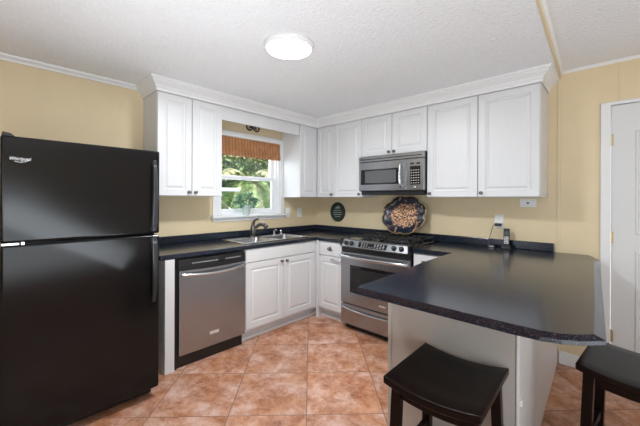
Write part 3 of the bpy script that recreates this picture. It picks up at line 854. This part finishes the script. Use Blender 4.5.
wd_ = box('warming_drawer', 0.008, RWd - 0.008, -0.668, -0.622, 0.062, 0.258, M_steel, t, bevel=0.005)
bm = bmesh.new()
add_tube(bm, smooth_pts([(0.03, -0.668, 0.226), (0.15, -0.682, 0.214), (0.38, -0.690, 0.208), (0.61, -0.682, 0.214), (RWd - 0.03, -0.668, 0.226)], 5), 0.010, 10)
bm_obj('drawer_pull', bm, M_steelh, wd_, smooth=True)
box('kick_plate', 0.02, RWd - 0.02, -0.60, -0.10, 0.0, 0.060, M_blk, t)
# burners and grates
for bx, by, br in ((0.18, -0.20, 0.042), (0.18, -0.45, 0.050), (0.58, -0.20, 0.050), (0.58, -0.45, 0.042), (0.38, -0.325, 0.036)):
    bm = bmesh.new(); add_lathe(bm, [(br, 0.897), (br, 0.905), (br * 0.8, 0.911), (br * 0.75, 0.917), (0.003, 0.918)], (bx, by, 0), seg=20)
    bm_obj('burner', bm, M_iron, t, smooth=True)
for gx0, gx1 in ((0.035, 0.285), (0.290, 0.470), (0.475, 0.725)):
    bm = bmesh.new()
    y0, y1 = -0.585, -0.085
    zt, th = 0.932, 0.010
    for x in (gx0, gx1 - 0.012): add_box(bm, x, x + 0.012, y0, y1, zt - th, zt)
    for y in (y0, (y0 + y1) / 2 - 0.006, y1 - 0.012): add_box(bm, gx0, gx1, y, y + 0.012, zt - th, zt)
    xm = (gx0 + gx1) / 2
    for yc in (-0.20, -0.45):
        for k in range(4):
            a = R(45 + 90 * k)
            add_tube(bm, [(xm + 0.02 * math.cos(a), yc + 0.02 * math.sin(a), zt), (xm + 0.10 * math.cos(a) * (gx1 - gx0) / 0.25, yc + 0.10 * math.sin(a), zt - 0.004)], 0.006, 6)
    for x in (gx0 + 0.006, gx1 - 0.006):
        for y in (y0 + 0.006, (y0 + y1) / 2, y1 - 0.006): add_box(bm, x - 0.006, x + 0.006, y - 0.006, y + 0.006, 0.8975, zt - th + 0.001)
    bm_obj('grate', bm, M_iron, t)

# ------------------------------------------------------------------ microwave
MX, MW, MB, MT, MD = 1.004, 0.741, 1.375, 1.754, 0.355
t = thing('microwave', 'stainless over-the-range microwave under the short cabinet', 'microwave', (MX, 0, MB))
mh = MT - MB
box('body', 0.0, MW, -MD, -0.005, 0.012, mh, M_blk, t, bevel=0.003)
vg = box('vent_grille', 0.002, MW - 0.002, -MD - 0.028, -MD - 0.001, mh - 0.058, mh - 0.002, M_steel, t, bevel=0.004)
box('vent_slot', 0.02, MW - 0.02, -MD - 0.0290, -MD - 0.02, mh - 0.036, mh - 0.028, M_blk, vg)
md_ = box('door', 0.002, 0.555, -MD - 0.028, -MD - 0.001, 0.018, mh - 0.062, M_steel, t, bevel=0.005)
box('window', 0.030, 0.478, -MD - 0.0292, -MD - 0.02, 0.082, 0.240, M_gblk, md_, bevel=0.001)
box('window_mesh', 0.085, 0.450, -MD - 0.0300, -MD - 0.0290, 0.098, 0.225, mat('mesh_grey', (0.10, 0.105, 0.11), 0.25, var=0.1, vscale=200), md_)
tube('handle', [(0.505, -MD - 0.026, 0.052), (0.507, -MD - 0.052, 0.075), (0.508, -MD - 0.060, 0.165), (0.507, -MD - 0.052, 0.255), (0.505, -MD - 0.026, 0.278)], 0.011, M_steelh, md_, seg=12, sm=5)
cpm = box('control_panel', 0.558, MW - 0.002, -MD - 0.028, -MD - 0.001, 0.018, mh - 0.062, M_steel, t, bevel=0.005)
box('keypad', 0.600, 0.705, -MD - 0.0292, -MD - 0.02, 0.070, 0.245, M_gblk, cpm, bevel=0.001)
bm = bmesh.new()
for r_ in range(6):
    for c_ in range(4): add_box(bm, 0.609 + c_ * 0.024, 0.609 + c_ * 0.024 + 0.012, -MD - 0.0298, -MD - 0.028, 0.082 + r_ * 0.024, 0.082 + r_ * 0.024 + 0.007)
bm_obj('key_marks', bm, M_badge, cpm)
for x in (0.603, 0.668): box('display_window', x, x + 0.034, -MD - 0.0292, -MD - 0.02, 0.262, 0.276, M_gblk, cpm)
lathe('start_button', [(0.012, 0), (0.012, 0.004), (0.002, 0.005)], (0.650, -MD - 0.027, 0.045), M_steelh, cpm, seg=16, axis='Y')
box('underside_panel', 0.012, MW - 0.012, -MD + 0.005, -0.006, -0.024, 0.0125, M_blk, t, bevel=0.004)

# ------------------------------------------------------------------ stools
def stool(label, loc, rz):
    t = thing('bar_stool', label, 'stool', loc, rz, None)
    W2, D2, H = 0.181, 0.202, 0.603
    bm = bmesh.new()
    nx, ny = 14, 6
    def zc(x): return H - 0.024 * (1 - (x / W2) ** 2)
    T = [[bm.verts.new((-W2 + 2 * W2 * i / nx, -D2 + 2 * D2 * j / ny, zc(-W2 + 2 * W2 * i / nx))) for j in range(ny + 1)] for i in range(nx + 1)]
    B = [[bm.verts.new((v.co.x, v.co.y, v.co.z - 0.030)) for v in row] for row in T]
    for i in range(nx):
        for j in range(ny):
            bm.faces.new((T[i][j], T[i + 1][j], T[i + 1][j + 1], T[i][j + 1])); bm.faces.new((B[i][j], B[i][j + 1], B[i + 1][j + 1], B[i + 1][j]))
        bm.faces.new((T[i][0], B[i][0], B[i + 1][0], T[i + 1][0])); bm.faces.new((T[i][ny], T[i + 1][ny], B[i + 1][ny], B[i][ny]))
    for j in range(ny):
        bm.faces.new((T[0][j], T[0][j + 1], B[0][j + 1], B[0][j])); bm.faces.new((T[nx][j], B[nx][j], B[nx][j + 1], T[nx][j + 1]))
    o = bm_obj('seat', bm, M_stool, t, smooth=True, bevel=0.006, seg=3)
    for p in o.data.polygons:
        p.use_smooth = abs(p.normal.z) > 0.7
    lw = 0.019
    for sx in (-1, 1):
        for sy in (-1, 1):
            bm = bmesh.new()
            xt, yt, xb, yb = sx * 0.142, sy * 0.150, sx * 0.160, sy * 0.168
            a = [bm.verts.new((xb + p * lw, yb + q * lw, 0)) for p, q in ((-1, -1), (1, -1), (1, 1), (-1, 1))]
            b_ = [bm.verts.new((xt + p * lw, yt + q * lw, H - 0.042)) for p, q in ((-1, -1), (1, -1), (1, 1), (-1, 1))]
            bm.faces.new(a); bm.faces.new(b_)
            for k in range(4): bm.faces.new((a[k], a[(k + 1) % 4], b_[(k + 1) % 4], b_[k]))
            bm_obj('leg', bm, M_stool, t, bevel=0.003)
    for s in (-1, 1):
        # curved apron under the long edges
        bm = bmesh.new(); K = 10; prev = None
        for i in range(K + 1):
            x = -0.122 + 0.244 * i / K
            r = [bm.verts.new((x, s * 0.150 + q, z)) for q, z in ((-0.009, H - 0.090 - 0.010 * (1 - (x / .122) ** 2)), (0.009, H - 0.090 - 0.010 * (1 - (x / .122) ** 2)), (0.009, zc(x) - 0.031), (-0.009, zc(x) - 0.031))]
            if prev:
                for k in range(4): bm.faces.new((prev[k], prev[(k + 1) % 4], r[(k + 1) % 4], r[k]))
            else: bm.faces.new(r)
            prev = r
        bm.faces.new(prev)
        bm_obj('seat_rail', bm, M_stool, t)
        box('seat_rail', s * 0.142 - 0.009, s * 0.142 + 0.009, -0.131, 0.131, H - 0.100, H - 0.040, M_stool, t, bevel=0.002)
        box('stretcher', -0.138, 0.138, s * 0.162 - 0.010, s * 0.162 + 0.010, 0.150, 0.185, M_stool, t, bevel=0.002)
        box('stretcher', s * 0.152 - 0.010, s * 0.152 + 0.010, -0.142, 0.142, 0.235, 0.270, M_stool, t, bevel=0.002)
    return t
stool('dark espresso saddle-seat bar stool in front of the peninsula panel', (2.548, -1.871, 0), R(1.5))
stool('dark bar stool at the right end of the peninsula near the door', (3.120, -1.235, 0), R(-6))

# ------------------------------------------------------------------ ceiling light
t = thing('ceiling_light', 'round white flush ceiling light, switched on', 'ceiling light', (1.528, -1.841, CZ))
lathe('rim', [(0.158, 0), (0.158, -0.008), (0.152, -0.026), (0.142, -0.028), (0.142, -0.024), (0.01, -0.030)], (0, 0, 0), M_trim, t, seg=56)
lathe('diffuser', [(0.1415, -0.0245), (0.140, -0.031), (0.10, -0.036), (0.004, -0.038)], (0, 0, 0), M_glow, t, seg=56)
t = lathe('ceiling_hook', [(0.014, 0), (0.013, -0.004), (0.006, -0.006), (0.003, -0.012)], (2.50, -1.05, CZ), M_trim, seg=18)
tag(t, 'tiny white hook plate on the ceiling above the peninsula', 'hook')

# ------------------------------------------------------------------ blind, ornament, pot
t = thing('window_blind', 'brown woven wood shade rolled to the top of the window', 'window blind', (0.0, WY0 + 0.004, 0))
bm = bmesh.new()
bw = WW - 0.008
pf = [(-0.006, 1.972), (0.006, 1.972), (0.008, 1.93), (0.006, 1.88), (0.014, 1.85), (0.019, 1.835), (0.014, 1.822), (0.020, 1.808), (0.024, 1.792), (0.016, 1.776), (0.004, 1.772), (-0.004, 1.785), (-0.006, 1.83)]
a = [bm.verts.new((x, 0, z)) for x, z in pf]; b_ = [bm.verts.new((x, bw, z)) for x, z in pf]
bm.faces.new(a); bm.faces.new(b_)
for i in range(len(pf)): bm.faces.new((a[i], a[(i + 1) % len(pf)], b_[(i + 1) % len(pf)], b_[i]))
bm_obj('woven_shade', bm, M_blind, t)
bm = bmesh.new()
add_tube(bm, [(0.018, bw - 0.05, 1.84), (0.022, bw - 0.05, 1.50), (0.022, bw - 0.048, 1.16)], 0.0015, 6)
bm_obj('pull_cord', bm, M_plate, t)

t = thing('wall_ornament', 'small black scrolled metal ornament above the window casing', 'ornament', (0.0, -1.055, 2.068))
for s in (-1, 1):
    bm = bmesh.new()
    pts = []
    for i in range(26):
        u = i / 25; a = u * 3.6 * PI / 2 * 1.35; r = 0.045 * (1 - 0.72 * u)
        pts.append((0.012, s * (0.052 + r * math.cos(a + PI)), 0.048 + r * math.sin(a + PI)))
    add_tube(bm, pts, 0.008, 8)
    bm_obj('scroll', bm, M_iron, t, smooth=True)
lathe('boss', [(0.018, 0), (0.016, 0.012), (0.004, 0.018)], (0.0, 0, 0.05), M_iron, t, seg=14, axis='X')

t = thing('plant_pot', 'pale green pot with a leafy plant on the window sill', 'potted plant', (0.027, -1.150, WZ0))
lathe('pot', [(0.034, 0.0), (0.036, 0.004), (0.047, 0.095), (0.050, 0.097), (0.050, 0.108), (0.044, 0.108), (0.042, 0.09), (0.004, 0.088)], (0, 0, 0.0), M_pot, t, seg=28)
def leaf_cloud(bm, n, c, rad, size, droop=0.3, rnd=random, shape=0.45, minr=0.35):
    for _ in range(n):
        d = Vector((rnd.gauss(0, 1), rnd.gauss(0, 1), rnd.gauss(0, 1))).normalized()
        r = minr + (1 - minr) * rnd.random() ** 0.6
        p = Vector((c[0] + d.x * rad[0] * r, c[1] + d.y * rad[1] * r, c[2] + d.z * rad[2] * r))
        dr_ = (d + Vector((rnd.uniform(-.8, .8), rnd.uniform(-.8, .8), rnd.uniform(-.6, .6) - droop))).normalized()
        sd = dr_.cross(Vector((rnd.uniform(-1, 1), rnd.uniform(-1, 1), rnd.uniform(-1, 1)))).normalized()
        L_ = size * rnd.uniform(0.6, 1.3); Wd = L_ * shape
        nn = dr_.cross(sd) * L_ * 0.12
        v = [bm.verts.new(q) for q in (p, p + dr_ * L_ * 0.45 + sd * Wd * 0.5 - nn, p + dr_ * L_, p + dr_ * L_ * 0.45 - sd * Wd * 0.5 - nn)]
        bm.faces.new((v[0], v[1], v[2])); bm.faces.new((v[0], v[2], v[3]))
def raw_obj(name, bm, m, parent=None):
    me = bpy.data.meshes.new(name); bm.to_mesh(me); bm.free()
    return link(name, me, m, parent)
bm = bmesh.new()
leaf_cloud(bm, 230, (0.012, 0, 0.155), (0.036, 0.145, 0.06), 0.048, droop=-0.1)
raw_obj('leaves', bm, M_leaft, t)
bm = bmesh.new()
for k in range(7):
    a = k * 0.9
    add_tube(bm, [(0, 0, 0.088), (0.012 * math.cos(a), 0.03 * math.sin(a), 0.13), (0.020 * math.cos(a), 0.06 * math.sin(a), 0.165)], 0.002, 5)
bm_obj('stems', bm, M_leafd, t)

# ------------------------------------------------------------------ plates, phone, plaque, tray
def wall_plate(name, label, cat, loc, rz, w2=0.037, h2=0.060, kind='outlet', rot=False):
    t = thing(name, label, cat, loc, rz)
    bm = bmesh.new(); rect_rings(bm, -w2, w2, -h2, h2, [(0, -0.0005), (0, -0.003), (0.004, -0.006)])
    f = bm_obj('cover_plate', bm, M_plate, t)
    if kind == 'outlet':
        for s in (-1, 1):
            o = box('socket', -0.016, 0.016, -0.0075, -0.005, s * 0.022 - 0.014, s * 0.022 + 0.014, M_plate, t, bevel=0.003)
            bm = bmesh.new()
            for x in (-0.006, 0.005): add_box(bm, x, x + 0.0018, -0.0078, -0.007, s * 0.022 - 0.004, s * 0.022 + 0.006)
            bm_obj('slot', bm, M_blk, o)
    elif kind == 'switch':
        box('toggle', -0.005, 0.005, -0.016, -0.005, -0.006, 0.012, M_plate, t, bevel=0.002)
    else:
        lathe('jack', [(0.009, 0), (0.009, 0.006), (0.005, 0.008), (0.002, 0.008)], (0, -0.005, 0), M_nickel, t, seg=16, axis='Y')
    return t
wall_plate('switch_plate', 'white light switch plate beside the window casing', 'light switch', (0.0, -0.520, 1.135), R(90), kind='switch')
wall_plate('outlet_plate', 'white outlet plate near the corner, under the narrow cabinet', 'outlet', (0.0, -0.315, 1.130), R(90), kind='outlet')
wall_plate('outlet_plate', 'white outlet with a black plug above the cordless phone', 'outlet', (2.272, 0.0, 1.110), 0)
wall_plate('jack_plate', 'horizontal white jack plate just under the wide wall cabinet', 'wall plate', (2.492, 0.0, 1.277), 0, w2=0.060, h2=0.034, kind='jack')
t = thing('power_adapter', 'black plug with a thin cord hanging down to the counter', 'power adapter', (2.272, -0.0085, 1.083))
box('plug', -0.030, 0.026, -0.026, 0, -0.013, 0.013, M_blk, t, bevel=0.006, seg=3)
tube('cord', [(-0.028, -0.014, 0.0), (-0.045, -0.016, -0.02), (-0.062, -0.022, -0.09), (-0.070, -0.040, -0.15), (-0.072, -0.060, -0.187), (-0.060, -0.075, -0.195), (0.01, -0.085, -0.1955), (0.035, -0.085, -0.191)], 0.0025, M_blk, t, seg=8, sm=6)
t = thing('cordless_phone', 'black cordless phone standing in its charging base on the counter', 'telephone', (2.350, -0.090, CT + 0.0005), 0.12)
bm = bmesh.new(); add_box(bm, -0.036, 0.036, -0.040, 0.040, 0, 0.030)
for v in bm.verts:
    if v.co.z > 0.02: v.co.x *= 0.82; v.co.y *= 0.8
bm_obj('charging_base', bm, M_blk, t, bevel=0.006, seg=3)
bm = bmesh.new(); mt_ = Matrix.Translation((0, 0.004, 0.018)) @ Matrix.Rotation(R(-10), 4, 'X')
add_box(bm, -0.023, 0.023, -0.012, 0.012, 0.0, 0.155, mt_)
hs = bm_obj('handset', bm, M_blk, t, bevel=0.006, seg=3)
bm = bmesh.new(); add_box(bm, -0.016, 0.016, -0.0135, -0.010, 0.095, 0.130, mt_); bm_obj('screen', bm, M_screen, hs)
bm = bmesh.new()
for r_ in range(5):
    for c_ in range(3): add_box(bm, -0.016 + c_ * 0.0115, -0.016 + c_ * 0.0115 + 0.009, -0.0135, -0.010, 0.025 + r_ * 0.013, 0.025 + r_ * 0.013 + 0.008, mt_)
bm_obj('keys', bm, M_badge, hs)
t = thing('charger_block', 'small black block lying on the counter left of the cordless phone', 'charger', (2.235, -0.085, CT))
box('block', -0.030, 0.030, -0.018, 0.018, 0.0, 0.020, M_blk, t, bevel=0.005)
box('light_strip', -0.018, 0.018, -0.0186, -0.017, 0.006, 0.010, M_badge, t)

t = thing('wall_plaque', 'round dark green plaque with white decoration hanging near the corner', 'plaque', (0.395, 0.0, 1.140))
lathe('disc', [(0.118, 0.0), (0.124, 0.004), (0.126, 0.010), (0.118, 0.013), (0.114, 0.010), (0.004, 0.010)], (0, -0.001, 0), M_plaque, t, seg=40, axis='Y')
bm = bmesh.new()
yy = -0.0125
add_tube(bm, smooth_pts([(-0.035, yy, 0.045), (-0.02, yy, 0.062), (0.0, yy, 0.055), (0.012, yy, 0.078), (0.026, yy, 0.056), (0.045, yy, 0.060)], 5), 0.0045, 6)
add_tube(bm, smooth_pts([(-0.03, yy, 0.040), (0.0, yy, 0.046), (0.038, yy, 0.042)], 5), 0.003, 6)
for zz, ww in ((0.018, 0.062), (-0.008, 0.072), (-0.034, 0.066), (-0.060, 0.044)):
    x = -ww
    while x < ww - 0.008:
        l = random.uniform(0.010, 0.022)
        add_tube(bm, smooth_pts([(x, yy, zz - 0.003), (x + l * 0.3, yy, zz + 0.007), (x + l * 0.6, yy, zz - 0.004), (min(x + l, ww), yy, zz + 0.004)], 3), 0.0017, 5)
        x += l + 0.006
bm_obj('painted_decoration', bm, M_chalk, t)

t = thing('decorative_tray', 'scalloped dark tray with an orange floral centre leaning behind the range', 'tray', (1.385, -0.160, 0.9335), 0)
TR = 0.235
tilt = Matrix.Translation((0, 0.062, 0.203)) @ Matrix.Rotation(R(-17), 4, 'X')
def scal(k, K=96, a=0.262, b=0.217):
    th = 2 * PI * k / K
    q = (th + PI / 8) % (PI / 4) - PI / 8
    m_ = (0.94 / math.cos(q)) * (1 - 0.004 * math.cos(q * 8) - 0.022 * math.cos(q * 16))
    return math.cos(th) * a * m_, math.sin(th) * b * m_
def tray_mesh(rings):
    bm = bmesh.new(); K = 96; prev = None
    for sc_, y in rings:
        r = [bm.verts.new((scal(k)[0] * sc_, y, scal(k)[1] * sc_)) for k in range(K)]
        if prev:
            for k in range(K): bm.faces.new((prev[k], prev[(k + 1) % K], r[(k + 1) % K], r[k]))
        prev = r; 
        if sc_ == rings[0][0] and y == rings[0][1]: first = r
    bm.faces.new(prev); bm.faces.new(first)
    return bm
o = bm_obj('tray_face', tray_mesh([(0.80, 0.010), (0.985, -0.014), (0.985, -0.018), (0.86, -0.006), (0.80, 0.004), (0.4, 0.005)]), M_tray, t)
o.matrix_local = tilt
for p in o.data.polygons: p.use_smooth = len(p.vertices) == 4
bm = bmesh.new(); K = 96
ring = [(scal(k)[0] * 0.99, -0.017, scal(k)[1] * 0.99) for k in range(K)]
add_tube(bm, ring + [ring[0]], 0.004, 6)
o = bm_obj('gilt_rim', bm, M_gold, t, smooth=True); o.matrix_local = tilt

# ------------------------------------------------------------------ outdoors beyond the window
struct(box('ground', -14, -0.13, -9, 14, -0.35, -0.30, M_grass), 'lawn outside the kitchen window', 'ground')
rnd = random.Random(3)
def bush(name, label, cat, c, rad, n, size, m, shape=0.45):
    t = thing(name, label, cat, (c[0], c[1], -0.30))
    bm = bmesh.new()
    leaf_cloud(bm, n, (0, 0, c[2] + 0.30), rad, size, rnd=rnd, shape=shape, minr=0.2)
    raw_obj('foliage', bm, m, t)
    bm = bmesh.new()
    for k in range(5):
        a = k * 1.3
        add_tube(bm, [(0.05 * math.cos(a), 0.05 * math.sin(a), 0.0), (rad[0] * 0.3 * math.cos(a), rad[1] * 0.3 * math.sin(a), (c[2] + 0.3) * 0.6), (rad[0] * 0.55 * math.cos(a), rad[1] * 0.55 * math.sin(a), c[2] + 0.3 + rad[2] * 0.3)], [0.035, 0.012], 6)
    bm_obj('branches', bm, M_bark, t)
bush('shrub', 'low bright green shrub nearest the window glass', 'shrub', (-1.75, 0.30, 0.55), (0.5, 0.6, 0.55), 1500, 0.10, M_leaf)
bush('shrub', 'pale sunlit shrub behind the low bright one', 'shrub', (-2.2, 1.75, 0.8), (0.6, 0.6, 0.85), 1600, 0.11, M_leafy)
bush('shrub', 'deep green bush seen through the left of the window', 'shrub', (-3.6, 0.0, 1.1), (0.8, 0.9, 1.1), 2400, 0.12, M_leafd)
bush('tree', 'leafy green tree filling the upper window', 'tree', (-4.6, 1.9, 2.5), (1.2, 1.7, 1.2), 4200, 0.17, M_leaf)
bush('tree', 'dark tree standing furthest back beyond the window', 'tree', (-8.2, 4.6, 2.2), (1.6, 3.0, 2.5), 5200, 0.22, M_leafd)
bush('tree', 'yellow-green tree behind the palm, at the right of the window', 'tree', (-5.0, 4.9, 2.0), (1.2, 1.2, 1.9), 3000, 0.18, M_leafy)
t = thing('palm_tree', 'palm with a thick trunk in the middle of the window view', 'palm', (-3.0, 0.90, -0.30))
bm = bmesh.new()
add_lathe(bm, [(0.13 + 0.018 * (i % 2), i * 0.075) for i in range(28)], (0, 0, 0), seg=14); bm_obj('trunk', bm, M_bark, t)
for k in range(16):
    bm = bmesh.new()
    a = k * 2 * PI / 16 + 0.2; el = rnd.uniform(0.1, 1.0)
    L_ = rnd.uniform(0.9, 1.3); pts = []
    for i in range(10):
        u = i / 9
        pts.append(Vector((math.cos(a) * L_ * u, math.sin(a) * L_ * u, 2.02 + L_ * (el * u - 1.15 * u * u))))
    add_tube(bm, pts, [0.014, 0.004], 5)
    for i in range(1, 30):
        u = i / 30; q = u * 9; i0 = min(int(q), 8); p = pts[i0].lerp(pts[i0 + 1], q - i0)
        d = (pts[i0 + 1] - pts[i0]).normalized(); s0 = d.cross(Vector((0, 0, 1))).normalized()
        for s in (-1, 1):
            ln = 0.34 * math.sin(PI * (0.15 + 0.8 * u))
            tip = p + s0 * s * ln + d * ln * 0.5 + Vector((0, 0, -ln * 0.35))
            v = [bm.verts.new(x) for x in (p, (p + tip) / 2 + d * 0.018, tip, (p + tip) / 2 - d * 0.018)]
            bm.faces.new(v)
    raw_obj('frond', bm, M_leaf if k % 2 else M_leafy, t)
t = thing('patio_awning', 'pale blue flat awning with a slanting white pole, low at the left of the window', 'awning', (-2.1, -0.42, -0.09))
box('awning_top', -0.30, 0.30, -0.6, 0.36, 1.52, 1.58, M_awn, t, bevel=0.01)
tube('slanting_pole', [(0.1, 0.10, 1.36), (0.1, 0.42, 1.10)], 0.016, M_trim, t)
tube('post', [(0.0, -0.4, -0.21), (0.0, -0.4, 1.53)], 0.03, M_trim, t)

GROUPS = {'wall_cabinet': 'white wall cabinets', 'base_cabinet': 'white base cabinets', 'bar_stool': 'bar stools at the peninsula', 'shrub': 'shrubs outside the window',
          'tree': 'trees outside the window', 'outlet_plate': 'wall outlets', 'countertop': 'dark laminate countertops'}
for o in bpy.data.objects:
    k = o.name.split('.')[0]
    if o.parent is None and k in GROUPS: o['group'] = GROUPS[k]
